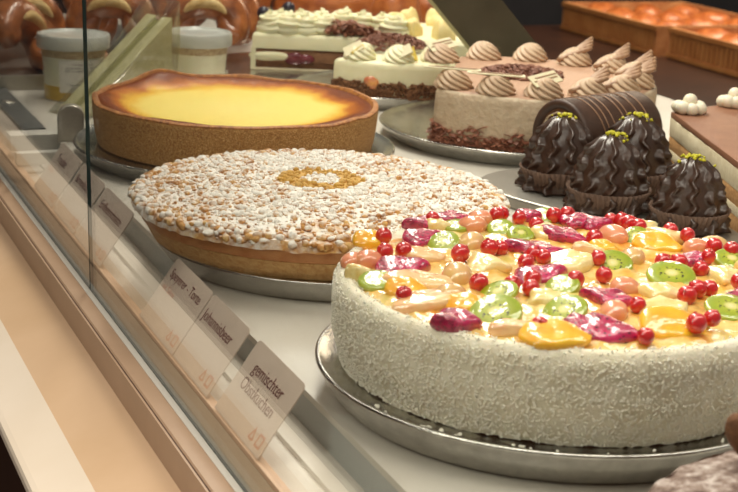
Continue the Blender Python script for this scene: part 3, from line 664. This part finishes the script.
bl('biscuit_base', 0, .3, MA['creamlayer'], .25); bl('dark_sponge', .3, 1.0, MA['sponge_dark'], .3, .08)
bl('filling_layer', .95, 2.2, M('chocolate_filling', (128, 88, 58), (150, 106, 72), 1, .6), .22, .06)
bl('dark_sponge', 2.15, 2.5, MA['sponge_dark'], .2, .07)
part('cream_cover', loft(dshape(W_, 9.5), [(.0, 2.45), (-.05, 2.7), (-.05, 3.7), (.1, 4.05), (.5, 4.1), (2, 4.1), (4, 4.1)], .06, 1.0), MA['cream'], BC, angle=75)
part('cream_side', MB().box((-.18, -.08, .05), (.35, .6, 2.6)), MA['cream'], BC)
part('cream_filling', MB().ball((2.0, .12, 1.6), (2.4, .3, .5), 20, 12, nz=.15, nsc=.6), MA['cream'], BC)
for (x, s) in ((4.6, 1), (6.0, .8), (10.6, 1.05), (12.4, .9)): part('cherry', MB().ball((x, .14, 1.4), (1.15*s, .33, .72*s), 16, 10, nz=.15, nsc=1), MA['cherry'], BC)
meb = rosette(2.0, 2.0, 7).mesh('cream_rosette', MA['cream'])
for (x, y) in ((1.9, 1.7), (3.9, 1.5), (5.9, 1.6), (7.6, 2.2), (2.9, 3.6), (5.2, 4.2), (7.4, 5.0), (9.8, 5.6), (12.2, 5.4), (14.4, 4.4), (15.8, 2.6), (10.0, 7.2)): link('cream_rosette', meb, BC, (x, y, 4.05), (0, 0, x*2), (1, 1, 1.15))
def samp5():
    t = R.random(); return Vector((8.0+8.0*t+rrand(-.3, .3), rrand(-.05, 2.6), 4.15+rrand(0, 1.5)*math.sin(PI*min(1, t+.2)))), rrand(0, 6)
o = part('chocolate_shavings', flakes(420, samp5, (.4, 1.1), (.15, .4), .06, 1.0), MA['chocflake'], BC, False); o['kind'] = 'stuff'
for (x, y, z) in ((.9, 3.6, 5.9), (3.6, 5.6, 6.3)): part('blueberry', MB().ball((x, y, z), .75, 18, 12), M('blueberry', (40, 34, 46), (52, 46, 60), 2, .35), BC)

# yellow rosette cake further back
YC = thing('yellow_rosette_cake', 'pale cake topped with chunky yellow cream, behind the lemon cream cake', 'cake', (77.0, 157, 0))
part('cake_body', MB().lathe([(.01, 0), (7.8, 0), (8.0, .3), (8.0, 4.2), (7.6, 4.6), (.01, 4.65)], 72, fn=wob(.01, 3, 2)), MA['cream'], YC)
mey = [chunk(2.9, 2.7, 2.2, 60+k, 4, .3).mesh('yellow_cream_lump', MA['creamyel']) for k in range(3)]
for k in range(11):
    a = 2*PI*k/9; r = 5.8 if k < 9 else 2.0*(k-8.4); link('yellow_cream_lump', mey[k % 3], YC, (r*math.cos(a), r*math.sin(a), 5.4), (rrand(-.3, .3), rrand(-.3, .3), k*.9), rrand(.8, 1.1))

# ------------------------------------------------------------------ slanted smoky panel at the back
SP = thing('slanted_panel', 'slanted smoky grey panel standing behind the mocha cake', 'panel', (82.0, 137.0, 0))
rt = Vector((.921, -.387, 0)); up = Vector((0, 0, 1)); fwd = Vector((.387, .921, 0))
def sp_poly(pts, th0, th1): 
    mb = MB(); n = len(pts); vs = [rt*x+up*z+fwd*th0 for x, z in pts]+[rt*x+up*z+fwd*th1 for x, z in pts]
    return mb.add(vs, [tuple(range(n)), tuple(range(2*n-1, n-1, -1))]+[((i+1) % n, i, n+i, n+(i+1) % n) for i in range(n)])
part('blade', sp_poly([(-6.2, 0), (1.6, 0), (-13.8, 17.0), (-21.6, 17.0)], 0, .5), MA['acrylic'], SP, False)
part('edge_strip', sp_poly([(-6.45, 0), (-6.0, 0), (-21.4, 17.0), (-21.9, 17.0)], -.08, .55), MA['acryledge'], SP, False)

# ------------------------------------------------------------------ tubs, sandwich, pretzels
def tub(label, loc, s, yellow, lab):
    d = thing('yoghurt_tub', label, 'tub', loc, 0, 'lidded yoghurt tubs')
    part('tub_body', MB().lathe([(.01, 0), (2.75*s, 0), (2.85*s, .15), (3.2*s, 5.4), (.01, 5.4)], 64), MA['tubbody'], d)
    part('nut_topping', MB().lathe([(3.1*s, 4.3), (3.17*s, 4.35), (3.24*s, 5.1), (3.15*s, 5.2)], 64, fn=wob(.01, 6, 3)), MA['muesli'], d)
    part('tub_lid', MB().lathe([(3.25*s, 5.1), (3.6*s, 5.1), (3.68*s, 5.25), (3.68*s, 6.15), (3.58*s, 6.4), (3.3*s, 6.45), (3.1*s, 6.25), (.01, 6.2)], 64), MA['tublid'], d)
    if yellow: part('compote', MB().lathe([(2.8*s, .05), (2.9*s, .1), (2.98*s, 1.5), (2.9*s, 1.55)], 64), MA['compote'], d)
    if lab:
        rows = []
        for z in (1.0, 4.2):
            r = 2.93*s+.34*s*(z/5.7)+.03; rows.append([(r*math.cos(a), r*math.sin(a), z) for a in [-2.25+1.5*k/20 for k in range(21)]])
        rows2 = [[(x*1.012, y*1.012, z) for x, y, z in r] for r in rows]
        lb = part('paper_label', MB().grid([rows[0], rows[1], rows2[1], rows2[0], rows[0]], False), MA['paper'], d)
        mb = MB()
        for z, a0, a1 in ((3.7, -1.85, -1.2), (3.35, -2.05, -1.15), (3.05, -2.05, -1.3), (1.7, -2.0, -1.2), (1.4, -1.9, -1.5)):
            r = (2.93*s+.34*s*(z/5.7)+.03)*1.016; n = 18
            for k in range(n):
                if R.random() < .3: continue
                a = a0+(a1-a0)*k/n; b = a+(a1-a0)/n*.7
                mb.add([(r*math.cos(a), r*math.sin(a), z), (r*math.cos(b), r*math.sin(b), z), (r*math.cos(b), r*math.sin(b), z+.16), (r*math.cos(a), r*math.sin(a), z+.16)], [(0, 1, 2, 3)])
        part('print_lines', mb, MA['greyink'], lb, False)
tub('lidded yoghurt tub with a printed paper label, left of the wrapped sandwich', (31.5, 147.4, 0), .98, True, True)
tub('lidded yoghurt tub without label, right of the wrapped sandwich', (44.3, 147.8, 0), .95, False, False)

SW = thing('wrapped_sandwich', 'triangular pale green sandwich in clear film leaning between two tubs', 'sandwich', (34.3, 141.0, 0), math.atan2(5.0, 11.0))
def yprism(pts, y0, y1):
    mb = MB(); n = len(pts); return mb.add([(x, y0, z) for x, z in pts]+[(x, y1, z) for x, z in pts], [tuple(range(n)), tuple(range(2*n-1, n-1, -1))]+[((i+1) % n, i, n+i, n+(i+1) % n) for i in range(n)])
sh = lambda k: [(-5.9+k*1.9, k), (5.3-k, k), (5.3-k, 8.9-k*2.2)]
part('bread_slice', yprism(sh(.12), -1.9, -.5), MA['bread_in'], SW, False); part('bread_slice', yprism(sh(.12), .5, 1.9), MA['bread_in'], SW, False)
part('filling', yprism(sh(.3), -.5, .5), MA['filling'], SW, False)
fm = MB(); rows = []
for y, k in ((-2.3, .25), (-2.1, -.1), (0, -.25), (2.1, -.1), (2.3, .25)):
    base = [(-6.5, .02), (-2, .02), (2.5, .02), (5.6, .02), (5.65, 3), (5.7, 6.4), (5.9, 10.2), (5.2, 10.4), (3.2, 8.1), (-.5, 4.2), (-4, 1.8)]
    rows.append([(x*(1-.02*k)+.22*noise.noise(Vector((x, y, z))), y+.3*noise.noise(Vector((z, x, y))), max(.01, z-k*.4+.12*noise.noise(Vector((y, z, x))))) for x, z in base])
part('film_wrap', fm.grid(rows, True, 0, True, True), MA['film'], SW, False)

tr = thing('baking_tray', 'metal baking tray holding the heap of pretzels at the back left', 'tray', (0, 0, 0))
part('tray_base', MB().box((24.2, 152.6, .0), (49, 196, .35)), MA['steel'], tr, False)
part('tray_rim', MB().box((24.0, 152.2, 0), (49.0, 152.6, 1.5)).box((24.0, 152.6, 0), (24.4, 196, 1.5)), MA['steel'], tr, False)
def pretz(label, loc, rot, sc=1.0, split=True):
    d = thing('soft_pretzel', label, 'pretzel', loc, 0, 'soft pretzels in a heap'); d.rotation_euler = rot
    pts = []; rad = []
    for k in range(61):
        t = k/60; a = -PI*.5 + 2*PI*(t-.5)*.86 + PI
        x = 5.4*math.cos(a); y = 4.7*math.sin(a)
        if t < .16: q = (.16-t)/.16; x = x*(1-q)+q*(3.2); y = y*(1-q)+q*(3.4)
        if t > .84: q = (t-.84)/.16; x = x*(1-q)+q*(-3.2); y = y*(1-q)+q*(3.4)
        pts.append((x*sc, y*sc, (.5 if t < .16 else 0)*sc)); rad.append((1.5+1.6*math.sin(PI*t)**1.5)*sc)
    part('crust', MB().tube(pts, rad, 20), MA['pretzel'], d)
    if split:
        sp = [(p[0]*.82, p[1]*.82, p[2]+r*.8) for p, r in zip(pts[18:43], rad[18:43])]
        part('split', MB().tube(sp, [.34*r*math.sin(PI*(q+.5)/25)**.5 for q, r in enumerate(rad[18:43])], 10), MA['crumb_in'], d)
    return d
PR = [('glossy brown pretzel leaning at the far left, split edge showing', (29.0, 160.5, 3.6), (1.15, .5, .75), .62), ('brown pretzel with a pale split arch, behind the sandwich', (39.8, 166.5, 4.3), (1.2, 0, -.4), .66),
      ('shiny brown pretzel with round hole, behind the unlabelled tub', (51.0, 167, 4.0), (1.2, 0, -.4), .66), ('brown pretzel at the back between the left pretzel and the arch', (35.0, 176, 6.6), (1.2, .2, .2), .66),
      ('brown pretzel high at the back above the sandwich tip', (46.5, 177, 7.0), (1.2, 0, -.5), .66), ('brown pretzel at the back beside the filled roll', (56.5, 179, 5.8), (1.2, .3, -.3), .62), ('brown pretzel at the far left back, partly out of view', (25.5, 171, 5.2), (1.0, .2, .6), .66)]
PR += [('brown pretzel lying flat on the tray behind the labelled tub', (33.5, 157.5, 2.2), (.25, .1, .3), .58), ('brown pretzel lying flat on the tray, behind the film tip of the sandwich', (43.5, 159, 2.2), (.3, 0, -.8), .58)]
PR += [('brown pretzel standing low on the tray behind the leftmost pretzel', (31, 169, 3.6), (1.1, .2, .4), .66), ('brown pretzel seen through the hole of the arched pretzel', (43.5, 173, 3.8), (1.2, -.2, -.2), .66), ('brown pretzel seen through the hole of the shiny round pretzel', (54.5, 173.5, 4.0), (1.2, .2, -.6), .66),
       ('brown pretzel top of the heap at the back left', (38, 186, 8.5), (1.2, .2, .1), .7), ('brown pretzel top of the heap behind the sandwich', (49.5, 187, 9.0), (1.2, -.2, -.5), .7), ('brown pretzel top of the heap at the far left edge', (27.5, 183, 9), (1.1, .1, .5), .7)]
for p in PR: pretz(*p)
def roll(label, loc, r, rot, mat='bun', cut=False):
    d = thing('bread_roll', label, 'bread roll', loc, 0, 'bread rolls along the back'); d.rotation_euler = rot
    part('crust', MB().ball((0, 0, 0), r, 32, 20, nz=.08, nsc=.3), MA[mat], d)
    if cut: part('filling', MB().ball((0, 0, 0), (r[0]*1.03, r[1]*1.03, .7), 32, 8, nz=.2, nsc=.6), MA['creamyel'], d)
    return d
for a in (('filled roll with pale filling, left behind the cherry cream cake', (63, 188, 5.0), (3.2, 5.5, 5.0), (0, .5, -.4), 'bun', True), ('orange-brown roll behind the middle of the cherry cream cake', (74, 186, 4.2), (8, 5, 4.2), (0, 0, -.4), 'bun'),
          ('brown roll behind the right end of the cherry cream cake', (86, 178, 4.5), (6, 5, 4.5), (0, 0, -.4), 'bun'), ('dark brown roll at the far left back behind pretzels', (29, 199, 8.6), (8, 6, 8.6), (0, 0, .4), 'pretzel'),
          ('tall wrapped-looking brown roll beside the dark gap', (76.5, 170.5, 4.6), (3.2, 3.2, 4.6), (0, 0, 0), 'bun')): roll(*a)

# ------------------------------------------------------------------ price cards
def text_mesh(s, size):
    cu = bpy.data.curves.new('t', 'FONT'); cu.body = s; cu.size = size*S; cu.extrude = .008*S; cu.align_x = 'LEFT'
    ob = bpy.data.objects.new('t', cu); COL.objects.link(ob); dg = bpy.context.evaluated_depsgraph_get(); me = bpy.data.meshes.new_from_object(ob.evaluated_get(dg))
    bpy.data.objects.remove(ob); me.materials.clear(); return me
ct, cb = Vector((24.35, 0, 1.95)), Vector((21.98, 0, -1.55))
upv = (ct-cb); HT = upv.length; upv.normalize(); rv = Vector((0, -1, 0)); nv = rv.cross(upv)
def card(y1, w, lines, label):
    y1 *= .955; w *= .955
    d = thing('price_card', label, 'price card', (cb.x, y1, cb.z), 0, 'price cards along the glass')
    d.matrix_world = Matrix(((rv.x, upv.x, nv.x, cb.x*S), (rv.y, upv.y, nv.y, y1*S), (rv.z, upv.z, nv.z, cb.z*S), (0, 0, 0, 1)))
    r = .35; pts = [(0, 0), (w, 0)]+[(w-r+r*math.cos(a), HT-r+r*math.sin(a)) for a in [PI/2*k/5 for k in range(6)]]+[(r+r*math.cos(a), HT-r+r*math.sin(a)) for a in [PI/2+PI/2*k/5 for k in range(6)]]
    part('card_sheet', MB().prism(pts, -.06, 0), MA['card'], d, False)
    for (s, x, y, size, ink) in lines:
        me = text_mesh(s, size); me.materials.append(MA[ink]); o = link('lettering', me, d, (x, y, .012))
    mb = MB()
    for k, sx in ((0, w-2.1), (1, w-1.1)):
        q = [(0, 0), (.7, 0), (.7, .7), (0, .7)] if k else [(0, .1), (.35, 0), (.7, .1), (.35, .75)]
        for i in range(4):
            a, b = Vector(q[i]), Vector(q[(i+1) % 4]); n_ = (b-a).normalized(); p_ = Vector((-n_.y, n_.x))*.12
            mb.add([(sx+z.x, .3+z.y, .014) for z in (a, b, b+p_, a+p_)], [(0, 1, 2, 3)])
    part('symbols', mb, MA['inkpale'], d, False)
card(72.75, 7.2, [('gemischter', 1.3, 2.75, .95, 'ink'), ('Obstkuchen', 1.0, 1.75, .95, 'ink')], 'price card reading gemischter, nearest along the glass')
card(81.0, 6.75, [('Johannisbeer', .35, 2.75, .95, 'ink')], 'price card reading Johannisbeer, second from the near end')
card(88.8, 7.6, [('Speyerer - Torte', .55, 3.05, .86, 'ink'), ('mit Sahne', .5, 2.2, .6, 'inkpale')], 'price card reading Speyerer Torte, before the streusel tart')
card(108.0, 8.2, [('Erdbeerschnitte', .9, 2.8, .9, 'ink')], 'price card reading Erdbeerschnitte, just right of the glass seam')
card(115.9, 7.4, [('Birnenkuchen', .5, 2.8, .9, 'ink')], 'price card reading Birnenkuchen, crossed by the glass seam')
card(123.9, 7.4, [('Traube', 1.2, 2.8, 1.05, 'ink'), ('Rahm', .8, 1.8, .7, 'inkpale')], 'price card reading Traube, farthest by the steel clamp')

# ------------------------------------------------------------------ dark cake at the bottom right corner
cake_board('silver cake board under the dusted dark cake in the near corner', (37.8, 36.2, 0), 11.4, 1.5)
DC = thing('dusted_chocolate_cake', 'dark chocolate cake dusted with icing sugar, cropped at the near right corner', 'cake', (37.8, 35.7, 1.31))
part('cake_body', MB().lathe([(.01, 0), (10.2, 0), (10.5, .3), (10.6, 2.2), (10.5, 2.6)], 120, fn=wob(.01, 4, 2)), MA['sponge_dark'], DC)
mb = MB(); rows = []
for i in range(40):
    r = 10.6*i/39+.01; rows.append([(r*math.cos(a), r*math.sin(a), 3.55-1.0*(r/10.6)**3+.18*noise.noise(Vector((r*math.cos(a)*1.3, r*math.sin(a)*1.3, 1)))) for a in [2*PI*j/160 for j in range(160)]])
part('dusted_top', mb.grid(rows), MA['dusted'], DC)
part('chocolate_piece', MB().ball((0, 0, 0), (1.9, 1.0, 1.1), 24, 16, nz=.2, nsc=.7), MA['sponge_dark'], DC, loc=(-1.3, 8.0, 3.9), rot=(0, .5, -.4))

# ------------------------------------------------------------------ back counter with bread crates
bc = thing('back_counter', 'dark brown counter behind the display case', 'counter', (0, 0, -100))
for nm, a, b in (('counter_top', (150, 225, 71.5), (330, 366, 75)), ('counter_body', (154, 228, 0), (328, 362, 71.5))): part(nm, MB().box(a, b), MA['counter'], bc, False)
def crate(label, loc, rz, L=47, W=38, Hh=7.5):
    d = thing('bread_crate', label, 'crate', loc, rz, 'bread crates on the back counter')
    part('crate_base', MB().box((0, 0, 0), (W, L, .8)), MA['crate'], d, False)
    for nm, a, b in (('side_panel', (0, 0, .8), (1, L, Hh)), ('side_panel', (W-1, 0, .8), (W, L, Hh)), ('end_panel', (1, 0, .8), (W-1, 1, Hh)), ('end_panel', (1, L-1, .8), (W-1, L, Hh))):
        p = part(nm, MB().box(a, b), MA['crate'], d, False)
        mb = MB(); ln = b[1]-a[1] if 'side' in nm else b[0]-a[0]
        if a[0] == 0:
            for k in range(24): mb.box((-.35, 1+k*1.9, 1.6), (0, 2.1+k*1.9, Hh-1.5))
            mb.box((-.5, 0, Hh-1.2), (0, L, Hh)); mb.box((-.5, 0, .3), (0, L, 1.2)); part('slats', mb, MA['crateband'], p, False)
    for k, (x, y) in enumerate(((9, 8), (9, 20), (9, 32), (9, 41), (21, 12), (21, 25), (21, 38), (31, 9), (31, 22), (31, 36))):
        q = link('bread_roll', me_bun, None); q.location = d.matrix_basis @ Vector((x*S, y*S, (.8+3.6)*S)); q.rotation_euler = (0, 0, k*.7)
        tag(q, 'round orange-brown bread roll in the %s' % label.split(',')[0], 'bread roll', 'rolls in the ' + label.split(',')[0])
me_bun = MB().ball((0, 0, 0), (6.0, 4.6, 3.6), 24, 14, nz=.1, nsc=.3).mesh('bread_roll', MA['bun'])
d = crate('left bread crate, behind the mocha cake', (209.0, 310.5, -25), math.radians(-1))
d = crate('right bread crate, at the top right corner', (210.5, 261.5, -25), math.radians(-1))

# ------------------------------------------------------------------ camera and light
cam = bpy.data.cameras.new('camera'); co = bpy.data.objects.new('camera', cam); COL.objects.link(co)
Fw = Vector((0.38413436, 0.88197323, -0.27306413)); Rw = Vector((0.92088073, -0.38729256, 0.04453261)); Uw = Rw.cross(Fw)
co.matrix_world = Matrix(((Rw.x, Uw.x, -Fw.x, 0), (Rw.y, Uw.y, -Fw.y, 0), (Rw.z, Uw.z, -Fw.z, 28.0355*S), (0, 0, 0, 1)))
cam.sensor_width = 36; cam.lens = 1506.53*36/738; cam.clip_start = .02; cam.clip_end = 50
cam.dof.use_dof = True; cam.dof.focus_distance = .92; cam.dof.aperture_fstop = 24
scene.camera = co

def area(name, loc, size, power, color, target):
    l = bpy.data.lights.new(name, 'AREA'); l.shape = 'RECTANGLE'; l.size, l.size_y = size[0]*S, size[1]*S; l.energy = power; l.color = color
    o = bpy.data.objects.new(name, l); COL.objects.link(o); o.location = [v*S for v in loc]
    dv = Vector(target)-Vector(loc); o.rotation_euler = dv.to_track_quat('-Z', 'Y').to_euler(); return o
area('case_lamp_front', (24.5, 50, 47), (9, 170), 5.9, (1, .93, .82), (34, 50.01, 0))
area('case_lamp_rear', (56, 150, 88), (16, 130), 20, (1, .93, .82), (50, 135.01, 0))
area('room_lamp', (-50, 40, 180), (140, 240), 6.5, (1, .93, .84), (15, 90.01, 0))
area('bread_lamp', (225, 300, 90), (60, 120), 42, (1, .8, .6), (228, 300.01, -25))
w = bpy.data.worlds.new('room'); scene.world = w; w.use_nodes = True
w.node_tree.nodes['Background'].inputs[0].default_value = (1, .91, .80, 1); w.node_tree.nodes['Background'].inputs[1].default_value = .3
scene.view_settings.view_transform = 'Standard'; scene.view_settings.look = 'None'; scene.view_settings.gamma = 1; scene.view_settings.use_curve_mapping = False
scene.view_settings.exposure = 0
